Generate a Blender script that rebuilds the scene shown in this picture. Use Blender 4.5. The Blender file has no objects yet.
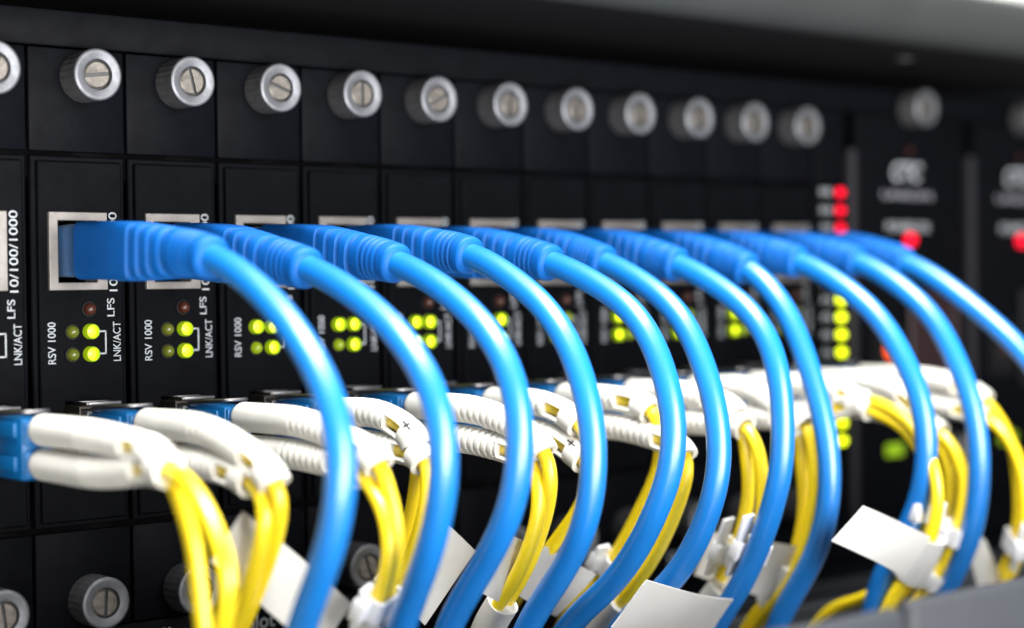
import bpy, bmesh, math, random
from mathutils import Vector, Matrix

# traced centre lines (mm): blue cables and the two strands of each fibre cord, and the corners of the paper flags
BLUE = {0: [(10.1, -55.1, 0.4),(10.1, -77.9, -10.1),(10.0, -92.8, -24.4),(9.8, -94.9, -29.2),(9.6, -96.2, -36.0),(9.3, -95.3, -42.5),(9.0, -92.8, -49.4),(8.6, -87.6, -58.3),(8.1, -84.8, -63.4)], 1: [(32.1, -53.6, -1.8),(32.1, -76.2, -10.5),(32.2, -85.3, -16.9),(32.3, -93.0, -25.5),(32.5, -93.8, -32.4),(32.7, -94.5, -37.8),(33.0, -92.0, -44.9),(33.3, -88.9, -52.3),(33.7, -82.4, -62.1),(34.1, -78.4, -67.7)], 2: [(54.1, -52.3, -0.7),(54.1, -76.4, -11.0),(54.0, -87.4, -21.3),(53.8, -89.2, -26.7),(53.6, -90.4, -34.0),(53.3, -89.8, -41.4),(53.0, -85.7, -51.0),(52.6, -77.5, -61.2),(52.1, -69.4, -71.3)], 3: [(76.1, -48.4, 1.2),(76.1, -60.2, -3.5),(76.0, -74.0, -11.4),(75.9, -82.4, -22.3),(75.7, -84.5, -28.0),(75.5, -86.6, -35.7),(75.2, -86.5, -43.4),(74.9, -84.1, -53.3),(74.5, -76.5, -63.8),(74.1, -66.9, -74.6)], 4: [(98.1, -49.4, -0.7),(98.1, -75.5, -11.8),(97.9, -81.3, -19.1),(97.7, -85.7, -29.1),(97.3, -87.0, -37.0),(96.9, -86.5, -43.3),(96.3, -84.8, -47.2),(95.7, -80.5, -55.6),(94.9, -72.0, -66.7),(94.1, -56.7, -78.6)], 5: [(120.1, -42.8, -0.6),(120.0, -66.7, -12.3),(119.9, -71.8, -20.0),(119.5, -77.0, -30.6),(119.1, -78.7, -39.0),(118.6, -79.4, -45.4),(117.9, -78.6, -49.5),(117.1, -75.4, -58.2),(116.1, -67.6, -69.7),(115.1, -51.0, -82.2)], 6: [(142.1, -44.7, -1.2),(142.0, -68.0, -12.7),(141.9, -72.9, -18.5),(141.5, -76.2, -27.3),(141.1, -77.1, -36.1),(140.6, -77.2, -47.1),(139.9, -66.5, -72.5),(139.1, -57.0, -84.6)], 7: [(164.1, -46.8, -2.0),(164.1, -59.3, -13.2),(164.0, -63.5, -21.6),(163.9, -68.3, -33.2),(163.7, -71.0, -42.3),(163.5, -72.0, -49.4),(163.2, -70.9, -60.8),(162.9, -67.2, -70.4),(162.5, -59.8, -80.6),(162.1, -57.3, -84.5)], 8: [(186.1, -44.0, -0.5),(186.1, -57.2, -6.6),(186.2, -67.8, -13.6),(186.2, -74.5, -22.1),(186.3, -80.6, -33.8),(186.5, -82.1, -43.1),(186.7, -81.4, -50.5),(186.9, -78.8, -59.9),(187.1, -67.3, -77.9)], 9: [(208.1, -44.9, -0.5),(208.1, -57.8, -7.0),(208.2, -67.5, -14.1),(208.3, -73.3, -22.9),(208.5, -78.9, -35.0),(208.7, -80.7, -44.7),(209.0, -80.7, -52.2),(209.3, -79.2, -64.3),(209.7, -74.8, -74.7),(210.1, -69.4, -82.8)], 10: [(230.1, -42.7, -0.5),(230.1, -52.6, -5.1),(230.1, -64.4, -12.7),(230.1, -75.7, -21.0),(230.1, -84.9, -30.3),(230.1, -91.1, -43.0)]}
YELLOW = {-1: [[(-9.9, -69.4, -33.8),(-9.3, -72.9, -36.9),(-8.6, -76.5, -44.2),(-8.3, -78.4, -48.4),(-8.3, -79.2, -54.0),(-8.3, -80.6, -60.6)], [(-10.1, -73.0, -35.9),(-10.7, -82.1, -38.2),(-11.2, -90.0, -44.8),(-11.5, -93.9, -50.5),(-11.5, -93.8, -55.1),(-11.5, -91.9, -59.8)]], 0: [[(12.1, -71.6, -39.5),(12.7, -72.4, -43.4),(13.4, -69.7, -49.6),(13.7, -64.7, -57.3),(13.7, -60.2, -63.9),(13.7, -56.0, -69.4)], [(11.9, -63.7, -40.1),(11.3, -68.8, -42.3),(10.8, -70.5, -46.6),(10.5, -68.2, -53.2),(10.5, -63.6, -63.0),(10.5, -60.4, -68.3)]], 1: [[(34.1, -72.9, -37.8),(34.6, -74.0, -41.5),(35.2, -75.6, -46.2),(35.7, -76.0, -52.1),(35.7, -74.7, -58.1),(35.7, -70.2, -65.7),(35.7, -66.9, -70.8)], [(33.9, -67.5, -40.0),(33.4, -70.6, -42.2),(33.0, -75.2, -46.0),(32.5, -77.6, -50.3),(32.5, -77.8, -54.8),(32.5, -74.3, -62.2),(32.5, -69.8, -69.1)]], 2: [[(56.1, -55.8, -36.6),(56.7, -54.8, -42.5),(57.4, -52.2, -50.2),(57.7, -48.6, -58.0),(57.7, -45.8, -64.5),(57.7, -40.1, -73.4)], [(55.9, -58.9, -40.0),(55.3, -60.2, -43.8),(54.8, -59.8, -49.3),(54.5, -56.1, -57.9),(54.5, -52.1, -64.4),(54.5, -46.2, -72.2)]], 3: [[(78.1, -69.0, -38.9),(78.6, -70.2, -43.9),(79.2, -68.9, -49.1),(79.7, -65.4, -56.5),(79.7, -60.9, -64.2),(79.7, -55.1, -71.1),(79.7, -49.1, -78.2)], [(77.9, -65.6, -41.5),(77.4, -67.8, -47.0),(77.0, -68.0, -52.0),(76.5, -65.9, -58.2),(76.5, -61.8, -64.8),(76.5, -56.3, -71.0),(76.5, -51.0, -77.1)]], 4: [[(100.1, -55.0, -35.2),(100.6, -58.8, -40.0),(101.0, -58.5, -46.4),(101.5, -53.8, -53.3),(101.7, -47.7, -60.5),(101.7, -40.6, -66.7),(101.7, -32.2, -76.0),(101.7, -24.4, -84.5)], [(99.9, -56.3, -42.9),(99.5, -60.5, -45.5),(99.1, -59.6, -49.8),(98.7, -55.2, -55.1),(98.5, -49.6, -61.0),(98.5, -42.2, -68.0),(98.5, -34.3, -76.0),(98.5, -26.4, -83.8)]], 5: [[(122.1, -54.8, -33.4),(122.6, -57.7, -37.1),(123.0, -57.2, -41.6),(123.5, -55.4, -47.5),(123.7, -48.6, -58.2),(123.7, -42.0, -67.3),(123.7, -34.5, -75.6),(123.7, -23.9, -85.1)], [(121.9, -66.0, -42.5),(121.3, -67.1, -46.5),(120.8, -62.6, -57.8),(120.5, -56.5, -67.2),(120.5, -47.5, -76.6),(120.5, -39.4, -83.8)]], 6: [[(144.1, -60.7, -35.2),(144.6, -62.4, -41.5),(145.0, -63.1, -48.6),(145.5, -62.9, -53.0),(145.7, -60.1, -63.4),(145.7, -54.1, -73.5),(145.7, -49.9, -79.1),(145.7, -43.6, -87.3)], [(143.9, -63.3, -38.0),(143.5, -67.3, -42.3),(143.1, -69.3, -50.0),(142.7, -69.3, -56.8),(142.5, -67.9, -64.8),(142.5, -62.9, -72.1),(142.5, -58.3, -78.4),(142.5, -51.6, -85.7)]], 7: [[(166.1, -60.6, -41.2),(166.6, -60.1, -45.5),(167.0, -60.6, -52.6),(167.5, -60.4, -59.8),(167.7, -58.3, -68.3),(167.7, -54.1, -77.2),(167.7, -47.7, -84.0),(167.7, -42.7, -88.8)], [(165.9, -62.3, -38.7),(165.5, -65.0, -45.1),(165.1, -65.9, -52.1),(164.7, -65.2, -60.3),(164.5, -62.8, -68.7),(164.5, -58.4, -76.8),(164.5, -52.7, -83.2),(164.5, -47.6, -88.2)]], 8: [[(188.1, -63.3, -36.8),(188.4, -68.5, -38.3),(188.7, -74.7, -41.6),(189.1, -78.2, -46.4),(189.4, -80.5, -51.7),(189.7, -81.1, -57.6),(189.7, -79.3, -65.6),(189.7, -74.8, -73.0),(189.7, -68.3, -78.8),(189.7, -60.6, -83.4),(189.7, -50.2, -87.4)], [(187.9, -62.3, -34.6),(187.6, -70.4, -36.2),(187.2, -77.0, -39.7),(186.8, -81.3, -45.1),(186.5, -84.3, -51.2),(186.5, -84.8, -58.2),(186.5, -82.5, -66.6),(186.5, -77.8, -74.2),(186.5, -72.2, -80.1)]], 9: [[(210.1, -63.7, -41.2),(210.6, -68.7, -47.5),(211.2, -70.6, -54.1),(211.7, -69.6, -63.0),(211.7, -66.8, -69.7),(211.7, -62.2, -77.8),(211.7, -55.9, -85.1)], [(209.9, -68.4, -43.5),(209.4, -74.0, -48.8),(209.0, -76.4, -54.7),(208.5, -76.0, -60.9),(208.5, -72.7, -71.3),(208.5, -67.6, -80.3),(208.5, -62.3, -86.0)]], 10: [[(232.1, -66.1, -36.7),(232.6, -71.2, -42.9),(233.2, -74.0, -49.2),(233.7, -74.8, -56.8),(233.7, -75.0, -67.0),(233.7, -73.4, -74.3),(233.7, -69.2, -83.0)], [(231.9, -66.3, -40.8),(231.4, -73.4, -45.8),(231.0, -77.5, -52.6),(230.5, -79.2, -60.0),(230.5, -78.6, -68.9),(230.5, -76.8, -75.7),(230.5, -73.2, -83.5)]]}
FLAGS = {'cord0': [(11.4, -62.0, -45.8),(35.1, -62.0, -65.5),(27.2, -62.0, -74.1),(4.2, -62.0, -54.2)], 'cord2': [(62.1, -50.0, -50.2),(75.4, -50.0, -61.0),(63.8, -47.0, -75.3),(51.0, -47.0, -64.4)], 'cord3': [(75.1, -62.0, -56.4),(82.1, -62.0, -59.8),(75.9, -57.0, -70.8),(69.0, -57.0, -67.1)], 'cord4': [(96.4, -48.0, -62.1),(111.4, -48.0, -70.1),(104.7, -42.0, -79.4),(90.0, -42.0, -71.2)], 'cord6': [(99.6, -76.0, -66.8),(136.4, -66.0, -76.5),(133.6, -60.0, -86.6),(92.8, -72.0, -76.0)], 'cord7': [(153.2, -44.0, -65.2),(165.3, -60.0, -68.2),(164.5, -54.0, -82.1),(149.0, -42.0, -75.2)], 'cord8': [(155.9, -87.0, -55.5),(175.1, -91.0, -63.9),(170.3, -87.0, -73.0),(146.7, -86.0, -62.5)], 'cord10': [(217.7, -70.0, -68.5),(225.7, -70.0, -71.8),(233.8, -70.0, -82.9),(223.0, -70.0, -84.7)]}


# ------------------------------------------------------------------ units: all numbers below are millimetres
MM = 0.001
S = bpy.context.scene
COL = S.collection
random.seed(7)
PITCH = 22.0
X, Y, Z = Vector((1, 0, 0)), Vector((0, 1, 0)), Vector((0, 0, 1))

# ------------------------------------------------------------------ materials
def mat(name, base, rough=.5, metal=0.0, noise=0.0, bump=0.0, scale=300.0, spec=.5, coat=0.0, sss=0.0, ncol=None,
        emit=None, estr=0.0, trans=0.0, ior=1.45):
    m = bpy.data.materials.new(name); m.use_nodes = True
    nt = m.node_tree; b = nt.nodes['Principled BSDF']
    b.inputs['Base Color'].default_value = (*base, 1)
    b.inputs['Roughness'].default_value = rough
    b.inputs['Metallic'].default_value = metal
    b.inputs['Specular IOR Level'].default_value = spec
    b.inputs['Coat Weight'].default_value = coat
    b.inputs['Coat Roughness'].default_value = .33
    b.inputs['Transmission Weight'].default_value = trans
    b.inputs['IOR'].default_value = ior
    if sss:
        b.inputs['Subsurface Weight'].default_value = sss
        b.inputs['Subsurface Radius'].default_value = (1, .9, .7)
        b.inputs['Subsurface Scale'].default_value = .0012
    if emit:
        b.inputs['Emission Color'].default_value = (*emit, 1)
        b.inputs['Emission Strength'].default_value = estr
    if noise or bump:
        tc = nt.nodes.new('ShaderNodeTexCoord')
        n1 = nt.nodes.new('ShaderNodeTexNoise'); n1.inputs['Scale'].default_value = scale; n1.inputs['Detail'].default_value = 5
        nt.links.new(tc.outputs['Object'], n1.inputs['Vector'])
        if noise:
            mx = nt.nodes.new('ShaderNodeMix'); mx.data_type = 'RGBA'
            mx.inputs[6].default_value = (*base, 1)
            c2 = ncol or tuple(c * (1 - noise) for c in base)
            mx.inputs[7].default_value = (*c2, 1)
            rp = nt.nodes.new('ShaderNodeMapRange')
            rp.inputs[1].default_value = .42; rp.inputs[2].default_value = .68
            nt.links.new(n1.outputs['Fac'], rp.inputs[0]); nt.links.new(rp.outputs[0], mx.inputs[0])
            nt.links.new(mx.outputs[2], b.inputs['Base Color'])
            rr = nt.nodes.new('ShaderNodeMapRange'); rr.inputs[3].default_value = rough * .85; rr.inputs[4].default_value = min(1, rough * 1.25)
            nt.links.new(n1.outputs['Fac'], rr.inputs[0]); nt.links.new(rr.outputs[0], b.inputs['Roughness'])
        if bump:
            n2 = nt.nodes.new('ShaderNodeTexNoise'); n2.inputs['Scale'].default_value = scale * 9; n2.inputs['Detail'].default_value = 3
            nt.links.new(tc.outputs['Object'], n2.inputs['Vector'])
            bp = nt.nodes.new('ShaderNodeBump'); bp.inputs['Strength'].default_value = bump; bp.inputs['Distance'].default_value = .0002
            nt.links.new(n2.outputs['Fac'], bp.inputs['Height']); nt.links.new(bp.outputs[0], b.inputs['Normal'])
    return m

M = {}
M['panel'] = mat('black_powder_coat', (.0020, .0023, .0033), .5, noise=.25, bump=.2, scale=260, spec=.04)
M['bracket'] = mat('black_anodised_sheet', (.0022, .0025, .0038), .5, noise=.25, bump=.2, scale=200, spec=.04)
M['rail'] = mat('black_rail_paint', (.0022, .0025, .0036), .5, noise=.25, bump=.2, scale=150, spec=.04)
M['dark'] = mat('dark_cavity_plastic', (.006, .006, .007), .6, noise=.2, scale=200, spec=.2)
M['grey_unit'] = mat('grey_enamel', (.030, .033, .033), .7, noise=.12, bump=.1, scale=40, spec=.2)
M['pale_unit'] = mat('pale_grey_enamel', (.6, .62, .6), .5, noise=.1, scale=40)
M['tray'] = mat('blue_grey_plastic', (.016, .0185, .024), .65, noise=.2, bump=.15, scale=90)
M['tray_in'] = mat('shaded_tray_inside', (.007, .008, .011), .6, noise=.2, scale=90)  # tray plastic darkened, shade inside the tray put into the colour
M['flange'] = mat('dark_grey_extrusion', (.010, .010, .014), .5, noise=.25, scale=160)
M['chrome'] = mat('machined_nickel', (.155, .16, .175), .52, metal=.85, noise=.2, bump=.25, scale=420)
M['collar'] = mat('black_knurled_collar', (.060, .061, .064), .3, metal=.1, noise=.3, scale=500)
M['core'] = mat('worn_screw_steel', (.17, .155, .14), .5, metal=.9, noise=.4, bump=.4, scale=520)
M['shield'] = mat('jack_shield_tin', (.20, .185, .175), .45, metal=.5, noise=.2, bump=.15, scale=350)
M['bail'] = mat('bright_latch_steel', (.26, .25, .25), .4, metal=1.0, noise=.2, scale=400)
M['cage'] = mat('aged_cage_metal', (.10, .085, .072), .4, metal=.8, noise=.35, scale=350)
M['gold'] = mat('gold_contacts', (.8, .55, .2), .3, metal=1.0)
M['ink'] = mat('white_print_ink', (.29, .31, .335), .6, noise=.2, scale=700)
M['ink_dim'] = mat('grey_print_ink', (.20, .20, .23), .6, noise=.2, scale=700)
M['blue'] = mat('blue_cable_jacket', (.002, .150, .50), .34, noise=.10, bump=.04, scale=120, spec=.7, coat=.6, ncol=(.002, .136, .455))
M['blue_boot'] = mat('blue_boot_rubber', (.0008, .086, .34), .52, noise=.10, bump=.12, scale=200, spec=.25)
M['blue_clip'] = mat('blue_connector_plastic', (.002, .105, .30), .38, noise=.1, scale=200)
M['yellow'] = mat('yellow_fibre_jacket', (.96, .71, .008), .32, noise=.08, bump=.05, scale=120, spec=.8, coat=.6, sss=.05)
M['white'] = mat('ivory_boot_plastic', (.72, .70, .64), .55, noise=.08, bump=.12, scale=150, sss=.12)
M['tie'] = mat('white_nylon', (.70, .71, .74), .38, noise=.05, scale=150, sss=.1)
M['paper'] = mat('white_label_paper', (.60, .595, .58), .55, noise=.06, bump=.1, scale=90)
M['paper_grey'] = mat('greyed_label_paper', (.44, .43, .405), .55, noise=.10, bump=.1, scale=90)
M['clear'] = mat('clear_plug_plastic', (.45, .68, .85), .08, trans=.92, ior=1.2)
M['mark'] = mat('black_marker_ink', (.01, .01, .012), .6)
M['led_on'] = mat('lit_yellow_green_led', (.5, .6, .05), .3, emit=(.86, 1.0, 0.0), estr=3.0)
M['led_half'] = mat('half_lit_green_led', (.10, .14, .01), .25, emit=(.30, .42, 0.0), estr=.55)
M['led_off'] = mat('faint_olive_led', (.075, .085, .012), .22, emit=(.10, .12, 0.0), estr=.25)  # off lens still given a faint emission of its own
M['led_rim'] = mat('green_led_lens', (.16, .24, .01), .2, emit=(.28, .42, 0.0), estr=.6)
M['led_fault'] = mat('unlit_brown_led', (.045, .012, .007), .3)
M['led_red'] = mat('lit_red_led', (.2, .004, .01), .5, spec=.05, emit=(1.0, .006, .03), estr=2.4)
M['led_green'] = mat('dim_green_led', (.1, .2, .01), .3, emit=(.28, .42, 0.0), estr=.7)
M['inlet_glow'] = mat('glow_tinted_plastic', (.012, .002, .0025), .5, noise=.2, scale=120)  # red glow around the inlet painted into its dark plastic
M['rocker'] = mat('glowing_red_rocker', (.35, .03, .01), .3, noise=.2, scale=300, emit=(1.0, .09, .0), estr=2.2)

# ------------------------------------------------------------------ mesh helpers (bmesh in millimetres)
def bm_box(bm, x0, x1, y0, y1, z0, z1, bev=0.0, seg=2):
    g = bmesh.ops.create_cube(bm, size=1)
    for v in g['verts']:
        v.co = Vector((x0 + (v.co.x + .5) * (x1 - x0), y0 + (v.co.y + .5) * (y1 - y0), z0 + (v.co.z + .5) * (z1 - z0)))
    if bev:
        es = {e for v in g['verts'] for e in v.link_edges}
        bmesh.ops.bevel(bm, geom=list(es), offset=bev, segments=seg, profile=.5, affect='EDGES')

def bm_lathe(bm, prof, c, axis='y', n=32, mod=None):
    """prof: (distance along -Y, radius) pairs; c: centre"""
    rings = []
    for k, (d, r) in enumerate(prof):
        ring = []
        for i in range(n):
            a = 2 * math.pi * i / n
            rr = r * (mod(k, i) if mod else 1)
            ring.append(bm.verts.new((c[0] + rr * math.cos(a), c[1] - d, c[2] + rr * math.sin(a))))
        rings.append(ring)
    for a, b in zip(rings, rings[1:]):
        for i in range(n):
            j = (i + 1) % n
            bm.faces.new((a[i], a[j], b[j], b[i]))
    if prof[0][1] > 0: bm.faces.new(rings[0][::-1])
    if prof[-1][1] > 0: bm.faces.new(rings[-1])

def link(name, bm, material, parent=None, off=(0, 0, 0), smooth=True, bevel=0.0):
    o_ = Vector(off)
    for v in bm.verts: v.co = (v.co - o_) * MM
    bmesh.ops.recalc_face_normals(bm, faces=bm.faces)
    me = bpy.data.meshes.new(name); bm.to_mesh(me); bm.free()
    me.materials.append(material)
    if smooth:
        for p in me.polygons: p.use_smooth = True
        me.set_sharp_from_angle(angle=math.radians(38))
    o = bpy.data.objects.new(name, me); COL.objects.link(o)
    if parent: o.parent = parent
    if bevel:
        b = o.modifiers.new('edge', 'BEVEL'); b.width = bevel * MM; b.segments = 2; b.limit_method = 'ANGLE'; b.angle_limit = math.radians(50)
    return o

def empty(name, loc):
    o = bpy.data.objects.new(name, None); COL.objects.link(o); o.location = Vector(loc) * MM
    o.empty_display_size = .005
    return o

def tag(o, label, cat, group=None):
    o['label'] = label; o['category'] = cat
    if group: o['group'] = group
    return o

def relabel_copy(src, parent):
    c = src.copy(); COL.objects.link(c); c.parent = parent
    for ch in src.children: relabel_copy(ch, c)
    return c

TEXT_CACHE = {}
def text_obj(s, h, material, parent, pos, rot=0.0, bold=0.0, shear=0.0, align='CENTER', width=None, name='lettering', space=1.0):
    """flat lettering lying on the panel (facing -Y); pos = centre in parent's mm; rot = turn in the panel plane"""
    key = (s, h, bold, shear, width, space)
    if key not in TEXT_CACHE:
        cu = bpy.data.curves.new('t', 'FONT'); cu.body = s; cu.size = 1; cu.align_x = 'CENTER'; cu.align_y = 'CENTER'
        cu.extrude = .02; cu.offset = bold; cu.shear = shear; cu.space_character = space
        to = bpy.data.objects.new('t', cu); COL.objects.link(to)
        dg = bpy.context.evaluated_depsgraph_get()
        me = bpy.data.meshes.new_from_object(to.evaluated_get(dg))
        bpy.data.objects.remove(to); bpy.data.curves.remove(cu)
        xs = [v.co.x for v in me.vertices]; ys = [v.co.y for v in me.vertices]
        cx, cy = (min(xs) + max(xs)) / 2, (min(ys) + max(ys)) / 2
        ky = h / (max(ys) - min(ys)); kx = ky if not width else width / (max(xs) - min(xs))
        for v in me.vertices:
            v.co = Vector(((v.co.x - cx) * kx, -v.co.z * 1.5, (v.co.y - cy) * ky)) * MM
        bmx = bmesh.new(); bmx.from_mesh(me); bmesh.ops.recalc_face_normals(bmx, faces=bmx.faces); bmx.to_mesh(me); bmx.free()
        me.materials.clear(); TEXT_CACHE[key] = me
    me = TEXT_CACHE[key]
    if not me.materials: me.materials.append(material)
    o = bpy.data.objects.new(name, me); COL.objects.link(o); o.parent = parent
    o.location = Vector(pos) * MM; o.rotation_euler = (0, -rot, 0)
    o.material_slots[0].link = 'OBJECT'; o.material_slots[0].material = material
    return o

# ------------------------------------------------------------------ curves and sweeps
def spline(pts, step=1.0, sigma=2.4):
    """centripetal-ish Catmull-Rom through the points, resampled at equal steps"""
    P = [Vector(p) for p in pts]
    P = [P[0] * 2 - P[1]] + P + [P[-1] * 2 - P[-2]]
    dense = []
    for i in range(1, len(P) - 2):
        p0, p1, p2, p3 = P[i - 1:i + 3]
        t = [0]
        for a, b in ((p0, p1), (p1, p2), (p2, p3)): t.append(t[-1] + max(1e-4, (b - a).length) ** .5)
        for k in range(24):
            u = t[1] + (t[2] - t[1]) * k / 24
            a1 = p0 * ((t[1] - u) / (t[1] - t[0])) + p1 * ((u - t[0]) / (t[1] - t[0]))
            a2 = p1 * ((t[2] - u) / (t[2] - t[1])) + p2 * ((u - t[1]) / (t[2] - t[1]))
            a3 = p2 * ((t[3] - u) / (t[3] - t[2])) + p3 * ((u - t[2]) / (t[3] - t[2]))
            b1 = a1 * ((t[2] - u) / (t[2] - t[0])) + a2 * ((u - t[0]) / (t[2] - t[0]))
            b2 = a2 * ((t[3] - u) / (t[3] - t[1])) + a3 * ((u - t[1]) / (t[3] - t[1]))
            dense.append(b1 * ((t[2] - u) / (t[2] - t[1])) + b2 * ((u - t[1]) / (t[2] - t[1])))
    dense.append(P[-2])
    out = [dense[0].copy()]; acc = 0.0
    for a, b in zip(dense, dense[1:]):
        L = (b - a).length
        if L < 1e-6: continue
        d = step - acc
        while d <= L:
            out.append(a + (b - a) * (d / L)); d += step
        acc = L - (d - step)
    # smooth kinks of the traced points
    for _ in range(int(2 * (sigma / step) ** 2)):
        out = [out[0]] + [(out[i - 1] + out[i] * 2 + out[i + 1]) / 4 for i in range(1, len(out) - 1)] + [out[-1]]
    return out

def frames(path):
    fr = []
    for i, p in enumerate(path):
        t = (path[min(i + 1, len(path) - 1)] - path[max(i - 1, 0)]).normalized()
        n = (X - t * X.dot(t)).normalized()
        fr.append((p, t, n, t.cross(n).normalized()))     # n ~ +X, b ~ outer side of the bend
    return fr

def bm_sweep(bm, path, section, closed_ends=True):
    """section(s, k) -> list of (u along n, v along b) points, always the same count"""
    fr = frames(path); rings = []; s = 0.0
    for k, (p, t, n, b) in enumerate(fr):
        if k: s += (p - fr[k - 1][0]).length
        rings.append([bm.verts.new(p + n * u + b * v) for u, v in section(s, k)])
    m = len(rings[0])
    for a, b in zip(rings, rings[1:]):
        for i in range(m):
            j = (i + 1) % m
            bm.faces.new((a[i], a[j], b[j], b[i]))
    if closed_ends:
        bm.faces.new(rings[0][::-1]); bm.faces.new(rings[-1])

def circ(r, n=20):
    return [(r * math.cos(2 * math.pi * i / n), r * math.sin(2 * math.pi * i / n)) for i in range(n)]

def superell(a, b, e, n=28):
    out = []
    for i in range(n):
        t = 2 * math.pi * i / n; c, s = math.cos(t), math.sin(t)
        out.append((a * math.copysign(abs(c) ** (2 / e), c), b * math.copysign(abs(s) ** (2 / e), s)))
    return out

def lerp(a, b, t): return a + (b - a) * max(0, min(1, t))

def sub(path, s0, s1, step):
    return path[max(0, int(round(s0 / step))):int(round(s1 / step)) + 1]

# ------------------------------------------------------------------ chassis and neighbours
ch = empty('equipment_chassis', (150, 0, -88))
tag(ch, 'black rack chassis that holds the whole row of plug-in cards', 'chassis')
CO = (150, 0, -88)
bm = bmesh.new(); bm_box(bm, -90, 420, .4, 14, 44.3, 51.9, .6); link('upper_rail', bm, M['rail'], ch, CO)
bm = bmesh.new(); bm_box(bm, -90, 420, .4, 14, -88, -75.9, .6); low = link('lower_rail', bm, M['rail'], ch, CO)
bm = bmesh.new(); bm_box(bm, -90, 420, 14.2, 120, -88, 51.9, .6); link('casing', bm, M['dark'], ch, CO)
for k in (1, 2, 3, 4, 5, 6, 7, 8):
    text_obj('Slot', 3.3, M['ink'], low, (22 * k + 10.6 - CO[0], .3, -79.6 - CO[2]), name='lettering')
# blank filler left of the first card
fb = empty('blanking_panel', (-58, 0, -75.5)); tag(fb, 'plain black blanking panel at the far left end of the row of cards', 'panel')
bm = bmesh.new(); bm_box(bm, -90, -22.4, -1.4, .3, -75.4, 43.8, .5); link('plate', bm, M['bracket'], fb, (-58, 0, -75.5))
bm = bmesh.new()
for zz in (38, -69.4): bm_lathe(bm, [(1.4, 2.6), (2.6, 2.4), (3.0, 1.9)], (-58, 0, zz), n=20)
link('mounting_screw', bm, M['collar'], fb, (-58, 0, -75.5))

up = empty('overhead_rack_unit', (150, -40, 53)); tag(up, 'blurred grey rack unit overhanging the black chassis from above', 'rack unit')
bm = bmesh.new()
prof = []
for k in range(13):
    a = math.pi / 2 * k / 12
    prof.append((-29 - 11 * math.sin(a), 71.5 - 11 * math.cos(a)))
prof = [(118, 60.5)] + prof + [(-40, 72.6), (-39.2, 73.6), (118, 73.6)]
ra = [bm.verts.new((-120, y, z)) for y, z in prof]; rb = [bm.verts.new((440, y, z)) for y, z in prof]
for i in range(len(prof)):
    j = (i + 1) % len(prof); bm.faces.new((ra[i], ra[j], rb[j], rb[i]))
bm.faces.new(ra); bm.faces.new(rb)
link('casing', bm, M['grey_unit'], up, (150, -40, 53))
bm = bmesh.new(); bm_box(bm, -118, 438, -28, 116, 60.1, 60.45); link('underside', bm, M['dark'], up, (150, -40, 53))
bm = bmesh.new(); bm_lathe(bm, [(-.5, 2.6), (.8, 2.4), (1.4, 1.6)], (0, 0, 0), n=16)
bmesh.ops.rotate(bm, verts=bm.verts, cent=(0, 0, 0), matrix=Matrix.Rotation(-math.pi / 2, 3, 'X'))
bmesh.ops.translate(bm, verts=bm.verts, vec=(276, -8, 60)); link('underside_screw', bm, M['collar'], up, (150, -40, 53))

pu = empty('pale_rack_unit', (150, -38, 72.6)); tag(pu, 'pale edge of another rack unit in the top right corner', 'rack unit')
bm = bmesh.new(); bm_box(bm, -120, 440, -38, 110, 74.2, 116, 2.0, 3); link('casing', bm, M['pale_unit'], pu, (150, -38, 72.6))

# cable tray below
tr = empty('cable_tray', (150, -95, -120)); tag(tr, 'blue-grey plastic cable tray along the bottom with a notched front wall', 'cable tray')
TO = (150, -95, -120)
bm = bmesh.new(); bm_box(bm, -90, 420, -152, -3, -121, -118, .8); link('floor', bm, M['tray_in'], tr, TO)
for x0, x1, zt in ((-90, -66, -59.2), (-62, -12, -59.2), (-8, 38, -59.2), (42, 77.3, -59.2), (78.9, 150, -58.5), (154, 230, -58.5), (234, 420, -58.5)):
    bm = bmesh.new(); bm_box(bm, x0, x1, -159, -155, -118.5, zt, 1.6, 3); link('front_wall', bm, M['tray'], tr, TO)
bm = bmesh.new(); bm_box(bm, -90, 420, -8, -4, -117.7, -92, .8); link('rear_wall', bm, M['tray_in'], tr, TO)
bm = bmesh.new(); bm_box(bm, -90, 420, -34, -31, -117.7, -90, .8); link('divider', bm, M['tray'], tr, TO)

lu = empty('lower_rack_unit', (150, 0, -180)); tag(lu, 'black rack unit hidden in shadow below the chassis and cable tray', 'rack unit')
bm = bmesh.new(); bm_box(bm, -90, 420, .5, 110, -180, -88.6, .8); link('casing', bm, M['rail'], lu, (150, 0, -180))

# ------------------------------------------------------------------ converter cards
BZ = -75.5
def holed_plate(bm, xs, zs, holes, yf, yb):
    V = {}
    def vert(i, j):
        if (i, j) not in V: V[(i, j)] = bm.verts.new((xs[i], yf, zs[j]))
        return V[(i, j)]
    fs = []
    for i in range(len(xs) - 1):
        for j in range(len(zs) - 1):
            if (i, j) in holes: continue
            fs.append(bm.faces.new((vert(i, j), vert(i + 1, j), vert(i + 1, j + 1), vert(i, j + 1))))
    r = bmesh.ops.extrude_face_region(bm, geom=fs)
    for v in [g for g in r['geom'] if isinstance(g, bmesh.types.BMVert)]: v.co.y = yb

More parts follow.
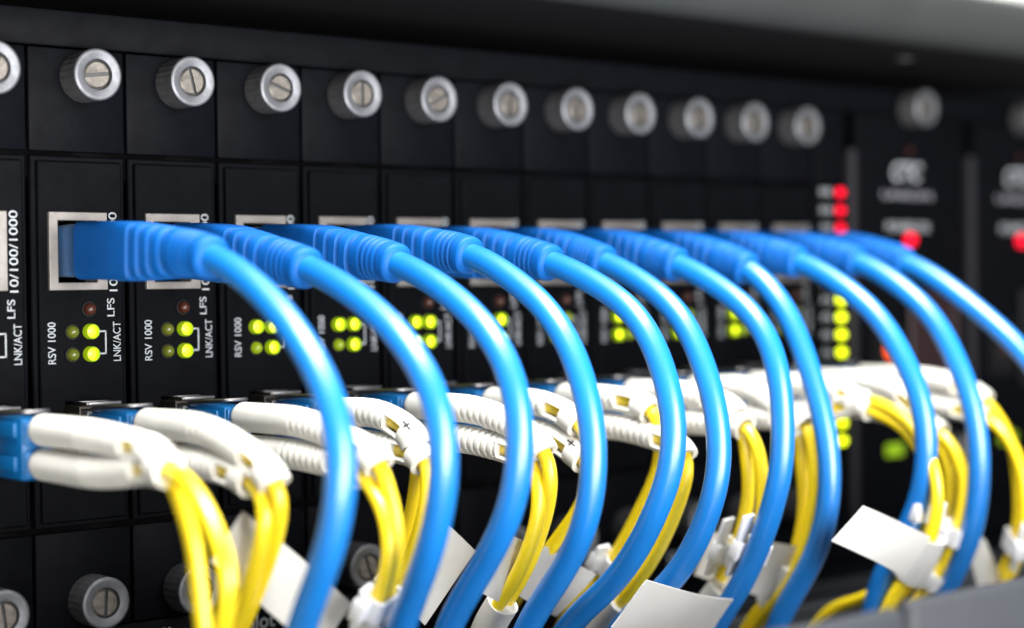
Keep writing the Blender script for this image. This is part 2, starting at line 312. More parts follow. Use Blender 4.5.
def thumbscrew(root, c, off, turn):
    """returns the collar with its screw core as a child; c = centre on the panel"""
    bm = bmesh.new()
    prof = [(1.2, 5.05), (1.6, 5.25), (7.2, 5.25)]
    bm_lathe(bm, prof, c, n=96, mod=lambda k, i: 1.0 if k == 0 else (1.0 + .007 * (1 if (i // 2) % 2 else -1)))
    col = link('thumbscrew', bm, M['collar'], root, off, smooth=False)
    bm = bmesh.new()
    bm_lathe(bm, [(7.0, 5.0), (7.2, 5.28), (8.05, 5.28), (8.3, 5.05), (8.36, 4.75), (8.30, 4.45), (8.24, 3.45), (8.12, 3.15), (7.2, 2.98), (6.6, 2.95), (6.6, 0)], c, n=48)
    link('rim', bm, M['chrome'], col, off)
    bm = bmesh.new()
    bm_lathe(bm, [(6.0, 2.85), (7.6, 2.85), (7.9, 2.5)], (0, 0, 0), n=32)
    # the slot: two half-moons with a groove between them
    bmesh.ops.bisect_plane(bm, geom=bm.verts[:] + bm.edges[:] + bm.faces[:], plane_co=(.38, 0, 0), plane_no=(1, 0, 0))
    bmesh.ops.bisect_plane(bm, geom=bm.verts[:] + bm.edges[:] + bm.faces[:], plane_co=(-.38, 0, 0), plane_no=(1, 0, 0))
    kill = [f for f in bm.faces if abs(f.calc_center_median().x) < .37 and f.calc_center_median().y < -7.0]
    bmesh.ops.delete(bm, geom=kill, context='FACES')
    bm_box(bm, -.39, .39, -6.6, -6.2, -2.75, 2.75)
    bmesh.ops.rotate(bm, verts=bm.verts, cent=(0, 0, 0), matrix=Matrix.Rotation(turn, 3, 'Y'))
    bmesh.ops.translate(bm, verts=bm.verts, vec=c)
    link('screw_core', bm, M['core'], col, off, smooth=False)
    return col

def led(root, x, z, off, kind, r=1.42):
    """kind: on / half / off / fault. The lit chip sits behind a short green lens ring."""
    bm = bmesh.new()
    if kind == 'on':
        bm_lathe(bm, [(1.5, 1.16), (2.7, 1.16), (2.95, .9), (3.05, .01)], (x, 0, z), n=24)
    else:
        bm_lathe(bm, [(1.5, 1.3), (2.6, 1.3), (3.2, 1.2), (3.7, .9), (3.95, .4), (4.0, .01)], (x, 0, z), n=24)
    m = {'on': 'led_on', 'half': 'led_half', 'off': 'led_off', 'fault': 'led_fault'}[kind]
    o = link('indicator_light', bm, M[m], root, off)
    bm = bmesh.new()
    if kind == 'on': bm_lathe(bm, [(1.5, 1.6), (3.4, 1.6), (3.75, 1.45), (3.75, 1.25), (1.9, 1.2)], (x, 0, z), n=28)
    else: bm_lathe(bm, [(1.5, 1.65), (2.45, 1.65), (2.55, 1.55), (2.55, 1.34), (1.9, 1.32)], (x, 0, z), n=28)
    link('bezel', bm, M['led_rim'] if kind == 'on' else M['dark'], o, off)
    return o

def build_card():
    """one card with local origin at its left seam; leds are added per card"""
    root = empty('converter_card', (0, 0, BZ)); off = (0, 0, BZ)
    for nm, z0, z1 in (('upper_bracket', 22.7, 43.8), ('lower_bracket', -75.4, -55.0)):
        bm = bmesh.new(); bm_box(bm, .3, 21.7, -1.3, .3, z0, z1, .45); link(nm, bm, M['bracket'], root, off)
    bm = bmesh.new()
    xs = [.45, 3.9, 7.2, 16.35, 16.9, 21.55]; zs = [-54.1, -42.1, -28.5, -5.3, 10.1, 21.9]
    holes = {(1, 3), (2, 3), (2, 1), (3, 1)}
    holed_plate(bm, xs, zs, holes, -1.1, .3)
    xs2 = [1.55, 3.9, 7.2, 16.35, 16.9, 20.45]; zs2 = [-53.0, -42.1, -28.5, -5.3, 10.1, 20.8]
    holed_plate(bm, xs2, zs2, holes, -2.1, -.9)
    link('face_plate', bm, M['panel'], root, off, bevel=.4)
    # network jack
    bm = bmesh.new()
    xs = [3.55, 5.55, 14.25, 16.6]; zs = [-5.6, -4.0, 8.6, 10.4]
    holed_plate(bm, xs, zs, {(1, 1)}, -2.9, 2)
    j = link('network_jack', bm, M['shield'], root, off, bevel=.18)
    bm = bmesh.new()
    bm_box(bm, 5.3, 5.56, -2.2, 11, -4.0, 8.6); bm_box(bm, 14.24, 14.5, -2.2, 11, -4.0, 8.6)
    bm_box(bm, 5.3, 14.5, -2.2, 11, -4.26, -3.99); bm_box(bm, 5.3, 14.5, -2.2, 11, 8.59, 8.86); bm_box(bm, 5.3, 14.5, 10.8, 11.2, -4.2, 8.8)
    bm_box(bm, 11.8, 14.3, -2.0, 8, -4.0, -2.2); bm_box(bm, 11.8, 14.3, -2.0, 8, 6.8, 8.6)
    link('socket', bm, M['dark'], j, off)
    bm = bmesh.new()
    for k in range(8): bm_box(bm, 13.2, 13.5, 0, 8, -1.5 + k * 1.02, -1.15 + k * 1.02)
    link('contacts', bm, M['gold'], j, off)
    # transceiver cage with bail latch
    bm = bmesh.new()
    holed_plate(bm, [7.25, 7.75, 16.4, 16.85], [-42.05, -41.5, -29.7, -29.05], {(1, 1)}, -7.5, 8)
    cg = link('transceiver_cage', bm, M['cage'], root, off, bevel=.12)
    bm = bmesh.new(); bm_box(bm, 7.9, 16.25, -9.6, 7, -41.35, -29.9, .4)
    link('transceiver', bm, M['collar'], cg, off)
    bm = bmesh.new()                                        # spring fingers of the cage: a thin bright frame on top
    for x0, x1, y0, y1 in ((8.6, 16.6, -8.0, -7.2), (8.6, 16.6, -2.6, -1.9), (8.6, 9.3, -8, -1.9), (15.9, 16.6, -8, -1.9)):
        bm_box(bm, x0, x1, y0, y1, -29.0, -28.3, .15)
    link('spring_finger', bm, M['bail'], cg, off)
    bm = bmesh.new()
    pth = spline([(9.0, -8.4, -33), (9.0, -8.6, -30.5), (9.0, -9.8, -29.5), (9.1, -12, -29.2), (9.3, -22.6, -28.5), (9.7, -23.6, -28.4), (10.6, -23.9, -28.4), (13.6, -23.9, -28.4), (14.6, -23.6, -28.4), (15.0, -22.6, -28.5), (15.1, -12, -29.2), (15.1, -9.8, -29.5), (15.1, -8.6, -30.5), (15.1, -8.4, -33)], .5, .6)
    bm_sweep_free(bm, pth, .42)
    link('bail_latch', bm, M['bail'], cg, off)
    # printing
    q = math.pi / 2
    L = lambda s, h, x, z, w, **k: text_obj(s, h, M['ink'], root, (x, -2.1, z - BZ), rot=q, width=w, **k)
    L('10/100/1000', 1.85, 18.2, 2.3, 16.4, bold=.007)
    L('LFS', 1.7, 17.5, -9.2, 3.8, bold=.007)
    L('LNK/ACT', 1.75, 18.8, -16.3, 8.2, bold=.007)
    L('RSV 1000', 1.75, 4.15, -16.3, 8.5, bold=.007)
    bm = bmesh.new()
    for x0, x1, z0, z1 in ((14.5, 16.4, -14.3, -13.95), (16.05, 16.4, -18.9, -13.95), (14.5, 16.4, -18.9, -18.55)): bm_box(bm, x0, x1, -2.16, -2.0, z0, z1)
    link('bracket_mark', bm, M['ink'], root, off, smooth=False)
    return root

def bm_sweep_free(bm, path, r, n=10):
    """round sweep with a parallel-transported frame (any direction)"""
    t0 = (path[1] - path[0]).normalized(); n0 = t0.orthogonal().normalized(); rings = []
    for i, p in enumerate(path):
        t = (path[min(i + 1, len(path) - 1)] - path[max(i - 1, 0)]).normalized()
        n0 = (n0 - t * n0.dot(t)).normalized(); b = t.cross(n0)
        rings.append([bm.verts.new(p + n0 * (r * math.cos(2 * math.pi * k / n)) + b * (r * math.sin(2 * math.pi * k / n))) for k in range(n)])
    for a, b in zip(rings, rings[1:]):
        for k in range(n):
            bm.faces.new((a[k], a[(k + 1) % n], b[(k + 1) % n], b[k]))
    bm.faces.new(rings[0][::-1]); bm.faces.new(rings[-1])

ORD = ['first', 'second', 'third', 'fourth', 'fifth', 'sixth', 'seventh', 'eighth', 'ninth', 'tenth', 'eleventh', 'twelfth']
# left-top, left-bottom, right-top, right-bottom light of each card
LEDS = {-1: ('off', 'off', 'on', 'on'), 0: ('off', 'off', 'on', 'on'), 1: ('off', 'off', 'on', 'on'), 2: ('on', 'half', 'on', 'on'), 3: ('on', 'half', 'on', 'on'),
        4: ('on', 'on', 'on', 'on'), 5: ('half', 'half', 'on', 'on'), 6: ('on', 'half', 'half', 'half'), 7: ('on', 'on', 'half', 'half'),
        8: ('on', 'on', 'half', 'half'), 9: ('on', 'on', 'half', 'half'), 10: ('on', 'on', 'off', 'off')}
TURNS = {-1: .4, 0: 1.45, 1: -.25, 2: 1.9, 3: 0.0, 4: 1.1, 5: .1, 6: .2, 7: .05, 8: -.1, 9: .3, 10: .1}
CARD_LABEL = {
    -1: 'black converter card cut off at the left edge, its network jack empty',
    0: 'black converter card with both right lights lit, nearest one seen whole',
    1: 'second black converter card holding a blue network plug, two lights lit',
    2: 'third black converter card holding a blue network plug, lights left of first blue loop',
    3: 'fourth black converter card holding a blue plug, four lights between first two blue loops',
    4: 'fifth black converter card holding a blue plug, four lights between second and third blue loops'}
proto = build_card()
for i in range(-1, 11):
    if i == -1: root = proto
    else:
        root = proto.copy(); COL.objects.link(root)
        for chd in proto_children: relabel_copy(chd, root)
    if i == -1: proto_children = list(proto.children)
    root.location = Vector((PITCH * i, 0, BZ)) * MM
    tag(root, CARD_LABEL.get(i, 'black converter card holding the %s blue plug from the left in the row' % ORD[i]), 'converter card', 'black converter cards in the chassis')
    off = (0, 0, BZ)
    thumbscrew(root, Vector((12.3, 0, 38.1)), off, TURNS[i])
    thumbscrew(root, Vector((12.3, 0, -69.4)), off, random.uniform(-.4, .4) if i else 0.05)
    lt, lb, rt, rb = LEDS[i]
    led(root, 8.5, -14.1, off, lt); led(root, 8.5, -18.75, off, lb)
    led(root, 12.6, -14.1, off, rt); led(root, 12.6, -18.75, off, rb)
    led(root, 12.4, -9.5, off, 'fault', 1.3)

# ------------------------------------------------------------------ status strip and power modules
st = empty('status_panel', (250, 0, BZ)); tag(st, 'narrow black status panel with stacked red and green lights beside the last card', 'status panel')
SO = (250, 0, BZ)
bm = bmesh.new(); bm_box(bm, 242.3, 256.2, -1.6, .3, -75.4, 43.8, .5); link('face_plate', bm, M['panel'], st, SO)
for k, z in enumerate((20.1, 14.9, 9.7, -.8, -6.0, -11.2, -16.2, -21.3, -26.5, -36.8, -41.9, -47.1, -52.3)):
    bm = bmesh.new(); bm_lathe(bm, [(1.5, 1.25), (2.6, 1.2), (3.1, .8), (3.2, .01)], (253.2, 0, z), n=20)
    link('indicator_light', bm, M['led_red'] if k < 3 else M['led_on'], st, SO)
    text_obj(('PWR', 'FAN', 'TMP')[k] if k < 3 else 'P%d' % (k - 2), 2.1, M['ink'], st, (247.4 - SO[0], -1.6, z - BZ), width=5.0 if k < 3 else 4.0, bold=.015)

def power_module(x0, x1, label, lit):
    cx = x0 + 29.3
    r = empty('power_module', (cx, 0, BZ)); tag(r, label, 'power module', 'power modules at the right end'); off = (cx, 0, BZ)
    bm = bmesh.new(); bm_box(bm, x0 + 4.2, x1, -1.8, .3, -75.4, 43.8, .5); link('face_plate', bm, M['panel'], r, off)
    bm = bmesh.new(); bm_box(bm, x0 + .3, x0 + 3.4, -3.0, .3, -75.4, 33.0, .5); link('edge_flange', bm, M['flange'], r, off)
    thumbscrew(r, Vector((x0 + 30.2, 0, 46.0)), off, .3)
    thumbscrew(r, Vector((x0 + 51, 0, -59)), off, .3)
    text_obj('CTC', 5.4, M['ink'], r, (x0 + 28.6 - cx, -1.8, 27 - BZ), width=14.5, bold=.02, shear=.25)
    text_obj('UNION', 2.2, M['ink_dim'], r, (x0 + 28.5 - cx, -1.8, 20 - BZ), width=24, bold=.015)
    text_obj('POWER OK', 2.6, M['ink'], r, (x0 + 29 - cx, -1.8, 10.4 - BZ), width=21, bold=.02)
    bm = bmesh.new(); bm_lathe(bm, [(1.6, 1.9), (3.0, 1.8), (3.6, 1.2), (3.8, .01)], (x0 + 29.3, 0, 6.6), n=24)
    link('indicator_light', bm, M['led_red'], r, off)
    bm = bmesh.new(); bm_lathe(bm, [(1.6, 1.0), (2.4, .9), (2.6, .01)], (x0 + 29.5, 0, 33.5), n=16)
    e = link('indicator_light', bm, M['led_fault'], r, off)
    # switch and inlet
    bm = bmesh.new(); holed_plate(bm, [x0 + 11, x0 + 12.5, x0 + 22, x0 + 23.5], [-36, -34.5, -20.5, -19], {(1, 1)}, -3.0, -1.5)
    sw = link('switch', bm, M['dark'], r, off, bevel=.2)
    bm = bmesh.new(); bm_box(bm, x0 + 13, x0 + 21.5, -4.2, -1.6, -33.5, -21.5, .8); rk = link('rocker', bm, M['dark'], sw, off)
    bm = bmesh.new(); bm_lathe(bm, [(3.8, 3.0), (4.6, 2.9), (5.0, 2.0), (5.1, .01)], (x0 + 17.3, 0, -26.3), n=24); link('pilot_light', bm, M['rocker'] if lit else M['led_fault'], r, off)
    bm = bmesh.new(); holed_plate(bm, [x0 + 28, x0 + 31, x0 + 50, x0 + 53], [-40, -37, -12, -9], {(1, 1)}, -3.4, -1.5)
    link('power_inlet', bm, M['inlet_glow'] if lit else M['dark'], r, off, bevel=.6)
    bm = bmesh.new(); bm_box(bm, x0 + 31.2, x0 + 49.8, -2.2, -1.5, -36.8, -12.2); link('inlet_face', bm, M['inlet_glow'] if lit else M['dark'], r, off)
    bm = bmesh.new(); bm_box(bm, x0 + 17, x0 + 25, -2.6, -1.6, -58.6, -54.8, .5); link('indicator_bar', bm, M['led_green'], r, off)
power_module(256.6, 314.4, 'black power module with red light just behind the last blue cable', True)
power_module(315.0, 376.4, 'black power module with red light cut off at the right edge', False)
pe = empty('end_plate', (398, 0, BZ)); tag(pe, 'plain black end plate closing the right end of the chassis', 'panel')
bm = bmesh.new(); bm_box(bm, 377, 419, -1.4, .3, -75.4, 43.8, .5); link('plate', bm, M['bracket'], pe, (398, 0, BZ))
bm = bmesh.new()
for zz in (38, -69.4): bm_lathe(bm, [(1.4, 2.6), (2.6, 2.4), (3.0, 1.9)], (398, 0, zz), n=20)
link('mounting_screw', bm, M['collar'], pe, (398, 0, BZ))

# ------------------------------------------------------------------ blue network cables
STEP = .8
def boot_section(s, L):
    """rectangular hood at the jack, ribbed relief, round end"""
    t = s / L
    hood = .38
    a = lerp(4.6, 3.75, (t - hood) / (1 - hood)); b = lerp(5.85, 3.85, (t - hood) / (1 - hood) * .95)
    e = lerp(7.0, 2.3, (t - hood) / .35)
    if s < .9: a -= .5 * (1 - s / .9); b -= .5 * (1 - s / .9)
    g = 0.0
    if hood + .04 < t < .74:
        ph = ((t - hood - .04) / (.70 - hood) * 4.0) % 1.0
        g = .85 * (0 if ph < .58 else math.sin((ph - .58) / .42 * math.pi) ** .6)
    elif .78 < t < .93:
        ph = ((t - .78) / .15 * 4.0) % 1.0
        g = .38 * (0 if ph < .45 else math.sin((ph - .45) / .55 * math.pi))
    if t > .975: g = 1.0 * ((t - .975) / .025) ** 2
    return superell(a - g, b - g, e, 32)

BLUE_EXTRA = {0: 'nearest', 10: 'farthest, running off the right edge'}
for i in range(11):
    pts = BLUE[i]
    x0 = PITCH * i + 10.1
    base = (x0, -3, 2.4)
    r = empty('network_cable', base)
    lab = {0: 'nearest blue network cable, first big loop from the left', 10: 'farthest blue network cable, leaving at the right edge'}.get(
        i, 'blue network cable forming the %s big loop from the left' % ORD[i])
    tag(r, lab, 'network cable', 'blue network cables looping out of the cards')
    tail = []
    a, b = Vector(pts[-2]), Vector(pts[-1])
    d = (b - a).normalized(); p = b.copy()
    for k in range(5):
        w = Vector((.0, -.12, -1))
        if i == 10: w = Vector((.0, .1, -1))
        d = (d * (.62) + w.normalized() * .38).normalized()
        p = p + d * (9 if i != 10 else 16); tail.append(tuple(p))
    end = pts[0]
    lead = [(x0, -2.0, 2.4), (x0, -14, 2.4), (x0, -26, lerp(2.4, end[2], .25)), (x0, -38, lerp(2.4, end[2], .55))]
    lead = [q for q in lead if q[1] > end[1] + 7]
    path = spline(lead + [tuple(q) for q in pts] + tail, STEP, 6.0)
    LB = abs(end[1]) - 2.0
    bp = path[int(7.0 / STEP):int((LB + 1.0) / STEP) + 1]
    # finer resampling of the boot so the ribs read
    fine = []
    for q0, q1 in zip(bp, bp[1:]): fine += [q0.lerp(q1, k / 3) for k in range(3)]
    fine.append(bp[-1]); Lb = sum((q1 - q0).length for q0, q1 in zip(fine, fine[1:]))
    bm = bmesh.new(); bm_sweep(bm, fine, lambda s, k: boot_section(s, Lb)); link('boot', bm, M['blue_boot'], r, base)
    cp = path[int((LB - 6) / STEP):]
    bm = bmesh.new(); bm_sweep(bm, cp, lambda s, k: circ(2.65, 24)); link('cable_jacket', bm, M['blue'], r, base)
    bm = bmesh.new(); bm_box(bm, x0 - 3.9, x0 + 3.6, -9.4, 8, 2.4 - 5.3, 2.4 + 5.3, .4)
    pl = link('plug', bm, M['clear'], r, base)
    bm = bmesh.new(); bm_box(bm, x0 - 3.5, x0 + 3.2, -9.2, .5, 2.4 - 4.9, 2.4 + 4.9, .5); link('wire_core', bm, M['blue_clip'], pl, base)

# ------------------------------------------------------------------ fibre patch cords
def c_section(ro, ri, a0, a1, n=14):
    """open channel: outer arc then inner arc back"""
    out = [(ro * math.cos(lerp(a0, a1, k / (n - 1))), ro * math.sin(lerp(a0, a1, k / (n - 1)))) for k in range(n)]
    out += [(ri * math.cos(lerp(a1, a0, k / (n - 1))), ri * math.sin(lerp(a1, a0, k / (n - 1)))) for k in range(n)]
    return out

def bent_sheet(corners, thick, nu=14, nv=8, bow=0.8, curl=0.0, seed=0):
    """a paper flag: bilinear patch with a soft bow, both faces and an edge"""
    a, b, c, d = [Vector(q) for q in corners]
    nrm = (b - a).cross(d - a).normalized()
    if nrm.y > 0: nrm = -nrm
    rnd = random.Random(seed); ph = rnd.uniform(0, 1)
    bm = bmesh.new(); G = []
    for side in (0, 1):
        g = []
        for i in range(nu + 1):
            row = []
            for j in range(nv + 1):
                u, v = i / nu, j / nv
                p = (a * (1 - u) + b * u) * (1 - v) + (d * (1 - u) + c * u) * v
                h = bow * math.sin(math.pi * u) + curl * (u - .5) ** 2 * 4 + .25 * math.sin(5 * u + 6 * ph + 3 * v)
                row.append(bm.verts.new(p + nrm * (h + side * thick)))
            g.append(row)
        G.append(g)
    for side in (0, 1):
        for i in range(nu):
            for j in range(nv):
                q = (G[side][i][j], G[side][i + 1][j], G[side][i + 1][j + 1], G[side][i][j + 1])
                bm.faces.new(q if side else q[::-1])
    rim = [(i, 0) for i in range(nu + 1)] + [(nu, j) for j in range(1, nv + 1)] + [(i, nv) for i in range(nu - 1, -1, -1)] + [(0, j) for j in range(nv - 1, 0, -1)]
    for (i, j), (k, l) in zip(rim, rim[1:] + rim[:1]):
        bm.faces.new((G[0][i][j], G[0][k][l], G[1][k][l], G[1][i][j]))
    return bm

def nearest_index(path, p):
    p = Vector(p); return min(range(len(path)), key=lambda k: (path[k] - p).length)

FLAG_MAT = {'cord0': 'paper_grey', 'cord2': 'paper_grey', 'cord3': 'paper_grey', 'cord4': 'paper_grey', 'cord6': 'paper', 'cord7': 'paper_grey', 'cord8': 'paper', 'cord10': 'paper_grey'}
CORD_LABEL = {
    -1: 'nearest yellow fibre cord with two white boots at the left edge',
    0: 'yellow fibre cord with a beige paper flag hanging behind the first blue loop',
    1: 'yellow fibre cord with white boots dropping between first and second blue loops',
    2: 'yellow fibre cord just left of the second blue loop near its beige flag',
    3: 'yellow fibre cord just right of the third blue loop, white wrap low down',
    4: 'yellow fibre cord running behind the fourth blue loop with a grey flag',
    5: 'yellow fibre cord showing as thin strands either side of the fifth blue loop',
    6: 'yellow fibre cord held by two white ties above a big white label',
    7: 'yellow fibre cord ending in a pale grey flag just left of the eighth blue loop',
    8: 'yellow fibre cord carrying the bright white tilted paper flag',
    9: 'yellow fibre cord between the ninth and tenth blue loops, white ties low down',
    10: 'yellow fibre cord farthest to the right, cut by the right edge'}
CF = {}
for i in range(-1, 11):
    xc = PITCH * i + 12.0
    base = (xc, -9.7, -41.5)
    r = empty('fibre_cord', base)
    tag(r, CORD_LABEL[i], 'fibre cord', 'yellow fibre cords plugged in below the network jacks')
    # blue duplex connector
    bm = bmesh.new()
    for z0, z1 in ((-34.7, -29.9), (-41.0, -35.6)):
        bm_box(bm, xc - 3.0, xc + 2.6, -25.4, -9.0, z0, z1, .5)
    bm_box(bm, xc - 3.3, xc + 3.0, -24.6, -12.5, -41.3, -29.6, .6)
    bm_box(bm, xc - 3.9, xc - 3.3, -22.5, -10.0, -39.6, -36.8, .25); bm_box(bm, xc - 3.9, xc - 3.3, -22.5, -10.0, -33.2, -30.4, .25)
    link('duplex_connector', bm, M['blue_clip'], r, base)
    paths = []
    for s_, pts in enumerate(YELLOW[i]):
        zb = -31.7 if s_ == 0 else -38.2
        ex = Vector(pts[0])
        lead = [(xc, -24, zb), (xc, -32, zb), (xc, lerp(-32, ex.y, .5) if ex.y > -58 else -46, zb)]
        if ex.y < -62: lead.append((xc, -56 if s_ == 0 else -53, lerp(zb, ex.z, .22)))
        a, b = Vector(pts[-2]), Vector(pts[-1]); d = (b - a).normalized(); p = b.copy(); tail = []
        for k in range(5):
            d = (d * .65 + Vector((0, -.15, -1)).normalized() * .35).normalized(); p = p + d * 8
            if p.z > -116: tail.append(tuple(p))
        path = spline(lead + [tuple(q) for q in pts] + tail, .7, 3.0)
        paths.append(path)
        ke = nearest_index(path, ex)
        Lx = ke * .7
        # strain relief: smooth start, ribs, then an open guide that turns the fibre down, with a collar at its end
        Lb = max(20, Lx - 9)
        bp = path[int(2 / .7):int(Lb / .7) + 1]; fine = []
        for q0, q1 in zip(bp, bp[1:]): fine += [q0.lerp(q1, k / 3) for k in range(3)]
        fine.append(bp[-1]); Lf = sum((q1 - q0).length for q0, q1 in zip(fine, fine[1:]))
        def bsec(s, k, Lf=Lf):
            rr = 3.05
            if s < 1.6: rr = 2.3 + .75 * math.sin(s / 1.6 * math.pi / 2)
            if s > Lf * .52:
                ph = ((s - Lf * .52) / 2.1) % 1.0
                rr -= .27 * (0 if ph < .55 else math.sin((ph - .55) / .45 * math.pi)) 
            rr -= .25 * max(0, s / Lf - .5)
            return circ(rr, 24)
        bm = bmesh.new(); bm_sweep(bm, fine, bsec); bo = link('boot', bm, M['white'], r, base)
        gp = path[int((Lb - 1.5) / .7):max(ke - 2, int(Lb / .7) + 4)]
        bm = bmesh.new(); bm_sweep(bm, gp, lambda s, k: c_section(2.95, 2.1, math.radians(-146), math.radians(150)))
        link('bend_guide', bm, M['white'], bo, base)
        ep = path[max(ke - 5, int(Lb / .7) + 1):ke + 2]
        bm = bmesh.new(); bm_sweep(bm, ep, lambda s, k: c_section(3.1, 2.0, 0, math.radians(359.5), 22)); link('collar', bm, M['white'], bo, base)
        if (i, s_) in ((2, 0), (4, 1)):                    # small black pen marks on two of the boots
            p_, t_, n_, b_ = frames(path)[ke - 4]
            bm = bmesh.new(); bm_box(bm, -.16, .16, -.16, .16, -1.3, 1.3); bm_box(bm, -.16, .16, -.7, .7, -.2, .15)
            bmesh.ops.transform(bm, verts=bm.verts, matrix=Matrix.Translation(p_ - n_ * 1.93 + b_ * 2.44) @ Matrix((n_, b_, t_)).transposed().to_4x4() @ Matrix.Rotation(-.9, 4, 'Z'))
            link('pen_mark', bm, M['mark'], bo, base, smooth=False)
        yp = path[int((Lb - 4) / .7):]
        bm = bmesh.new(); bm_sweep(bm, yp, lambda s, k: circ(1.52, 18)); link('cable_jacket', bm, M['yellow'], r, base)
    CF[i] = (r, base, paths)

def tie_at(i, which, p, head=True, tail=7.0, wide=4.6, spread=1.15):
    """nylon tie around one strand (0/1) or both (2) of a cord near point p"""
    r, base, paths = CF[i]
    if which == 2:
        k0 = nearest_index(paths[0], p); k1 = nearest_index(paths[1], paths[0][k0])
        c = (paths[0][k0] + paths[1][k1]) / 2; half = (paths[0][k0] - paths[1][k1]).length / 2
        t = (paths[0][k0 + 2] - paths[0][k0 - 2]).normalized(); n = (paths[0][k0] - paths[1][k1]); n = (n - t * n.dot(t)).normalized()
    else:
        k0 = nearest_index(paths[which], p); c = paths[which][k0]; half = 0
        t = (paths[which][k0 + 2] - paths[which][k0 - 2]).normalized(); n = (X - t * X.dot(t)).normalized()
    b = t.cross(n)
    bm = bmesh.new(); N = 28; R = 2.0 * spread
    def ring(rr, z):
        out = []
        for q in range(N):
            a = 2 * math.pi * q / N; e = .55; ca = math.copysign(abs(math.cos(a)) ** e, math.cos(a)); sa = math.copysign(abs(math.sin(a)) ** e, math.sin(a))
            out.append(bm.verts.new(c + n * (ca * rr + math.copysign(half, ca)) + b * (sa * rr) + t * z))
        return out
    ro0, ro1, ri0, ri1 = ring(R + .55, -wide / 2), ring(R + .55, wide / 2), ring(R - .1, -wide / 2), ring(R - .1, wide / 2)
    for A, B in ((ro0, ro1), (ro1, ri1), (ri1, ri0), (ri0, ro0)):
        for q in range(N): bm.faces.new((A[q], A[(q + 1) % N], B[(q + 1) % N], B[q]))
    o = link('cable_tie', bm, M['tie'], r, base)
    if head:
        bm = bmesh.new(); bm_box(bm, -2.1, 2.1, -1.4, 1.4, -2.3, 2.3, .4)
        mt = Matrix((n, b, t)).transposed().to_4x4(); pos = c - n * (half + R + 1.0) - b * 1.2
        bmesh.ops.transform(bm, verts=bm.verts, matrix=Matrix.Translation(pos) @ mt)
        link('lock', bm, M['tie'], o, base)
        bm = bmesh.new(); bm_box(bm, -1.7, 1.7, -.4, .4, -tail, tail * .8, .15)
        mt2 = Matrix.Translation(pos - b * .3) @ mt @ Matrix.Rotation(.12, 4, 'Y')
        bmesh.ops.transform(bm, verts=bm.verts, matrix=mt2); link('tail', bm, M['tie'], o, base)

def wrap_at(i, which, p, q, ra, rb, m='paper'):
    """a label wrapped round a strand between two points of it"""
    r, base, paths = CF[i]
    path = paths[0] if which == 2 else paths[which]
    k0, k1 = sorted((nearest_index(path, p), nearest_index(path, q)))
    pp = path[k0:k1 + 1]
    if which == 2:
        pp = [(v + paths[1][nearest_index(paths[1], v)]) / 2 for v in pp]
        for _ in range(6): pp = [pp[0]] + [(pp[k - 1] + pp[k] * 2 + pp[k + 1]) / 4 for k in range(1, len(pp) - 1)] + [pp[-1]]
    bm = bmesh.new(); bm_sweep(bm, pp, lambda s, k: superell(ra, rb, 2.4, 28)); link('label_wrap', bm, M[m], r, base)

for key, corners in FLAGS.items():
    i = int(key[4:])
    r, base, _ = CF[i]
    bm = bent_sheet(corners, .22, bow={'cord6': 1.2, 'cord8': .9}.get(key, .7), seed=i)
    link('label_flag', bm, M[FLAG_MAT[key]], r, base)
tie_at(1, 2, (34, -70, -62.5), tail=5, spread=.95)
wrap_at(1, 2, (34, -69, -65), (34, -60, -82), 3.2, 3.6)
wrap_at(3, 2, (76, -54.5, -71), (76, -38, -95), 3.4, 3.2)
tie_at(5, 0, (122, -39.4, -70.2), tail=5)
wrap_at(5, 1, (120, -46, -77.5), (120, -36, -90), 2.6, 2.6)
tie_at(6, 0, (144, -57.5, -67.9), tail=9, spread=1.3)
tie_at(6, 1, (144, -66.8, -65.7), tail=9, spread=1.3)
wrap_at(6, 2, (144, -57, -76.5), (144, -45, -92), 3.2, 3.8)
wrap_at(7, 2, (166, -58, -73), (166, -50, -84), 2.8, 3.2, 'paper')
tie_at(8, 0, (188, -80.5, -60.5), tail=4)
wrap_at(8, 2, (188, -80, -65.5), (188, -75, -76), 3.9, 4.4, 'paper')
tie_at(9, 1, (210, -74, -68.5), tail=4)
tie_at(9, 1, (210, -67, -80), tail=4)
wrap_at(9, 0, (210, -69, -65), (210, -60, -82), 2.4, 2.4, 'paper_grey')
tie_at(10, 2, (232, -74, -72), tail=7)

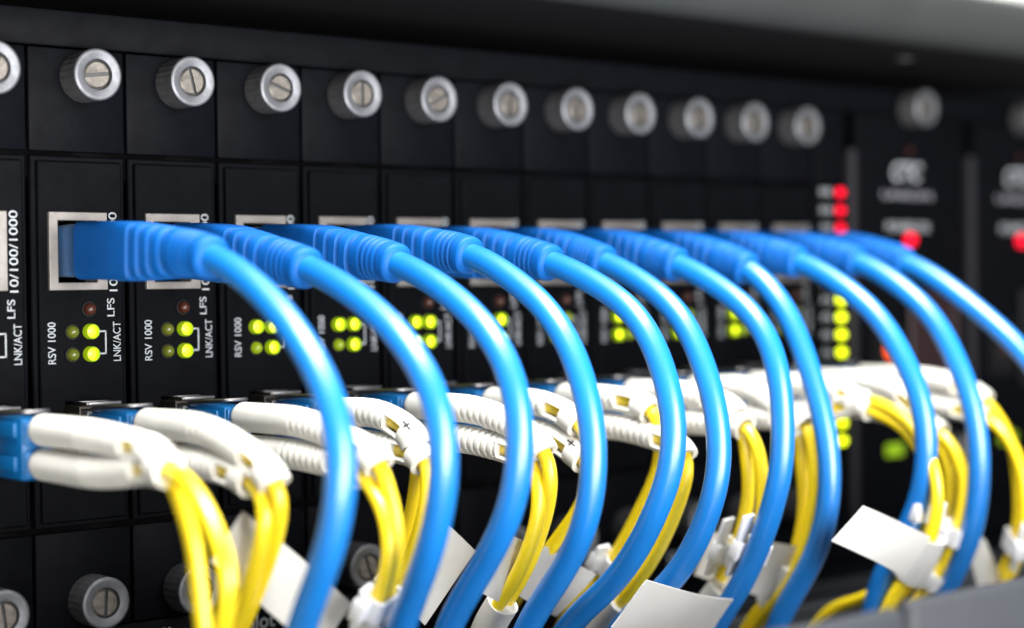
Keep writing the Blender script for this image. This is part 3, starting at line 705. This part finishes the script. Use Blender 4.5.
# ------------------------------------------------------------------ light
def area(name, loc, target, size, power, color=(1, 1, 1), sy=None):
    l = bpy.data.lights.new(name, 'AREA'); l.energy = power; l.color = color; l.size = size * MM
    if sy: l.shape = 'RECTANGLE'; l.size_y = sy * MM
    o = bpy.data.objects.new(name, l); COL.objects.link(o); o.location = Vector(loc) * MM
    o.rotation_euler = (Vector(target) - Vector(loc)).to_track_quat('-Z', 'Y').to_euler()
    return o
cl = area('ceiling_lamp', (40, -165, 680), (40, -165, 0), 740, 25.0, (1, .99, .97), 185)
cl.rotation_euler = (0, 0, 0)
area('front_fill', (40, -780, 30), (130, -60, -50), 420, 15.0, (1.0, .985, .96))  # added frontal fill that brightens the strands and cable fronts
area('low_fill', (-240, -560, -230), (100, -60, -50), 300, 9.0, (1.0, .97, .92))  # added fill from low left, like floor bounce, for boots and strands

w = bpy.data.worlds.new('World'); S.world = w; w.use_nodes = True
bg = w.node_tree.nodes['Background']; bg.inputs[0].default_value = (.80, .88, 1.0, 1); bg.inputs[1].default_value = .18

# ------------------------------------------------------------------ camera (solved from the card pitch and panel lines)
cam = bpy.data.cameras.new('Camera'); co = bpy.data.objects.new('Camera', cam); COL.objects.link(co)
yaw, pit, rol = math.radians(40.49), math.radians(.97), math.radians(-.67)
F = Vector((math.sin(yaw) * math.cos(pit), math.cos(yaw) * math.cos(pit), -math.sin(pit)))
R = Vector((math.cos(yaw), -math.sin(yaw), 0)); U = R.cross(F)
R2 = R * math.cos(rol) + U * math.sin(rol); U2 = -R * math.sin(rol) + U * math.cos(rol)
mtx = Matrix((R2, U2, -F)).transposed().to_4x4(); mtx.translation = Vector((-164.2, -343.1, -5.2)) * MM
co.matrix_world = mtx
cam.sensor_width = 36; cam.lens = 1818.6 / 1024 * 36
cam.clip_start = .01; cam.clip_end = 20
cam.dof.use_dof = True; cam.dof.focus_distance = .376; cam.dof.aperture_fstop = 6.7; cam.dof.aperture_blades = 0
S.camera = co
S.render.resolution_x = 1024; S.render.resolution_y = 628
S.view_settings.view_transform = 'Standard'; S.view_settings.look = 'None'; S.view_settings.gamma = 1; S.view_settings.exposure = 0
S.cycles.use_denoising = True
S.cycles.max_bounces = 8
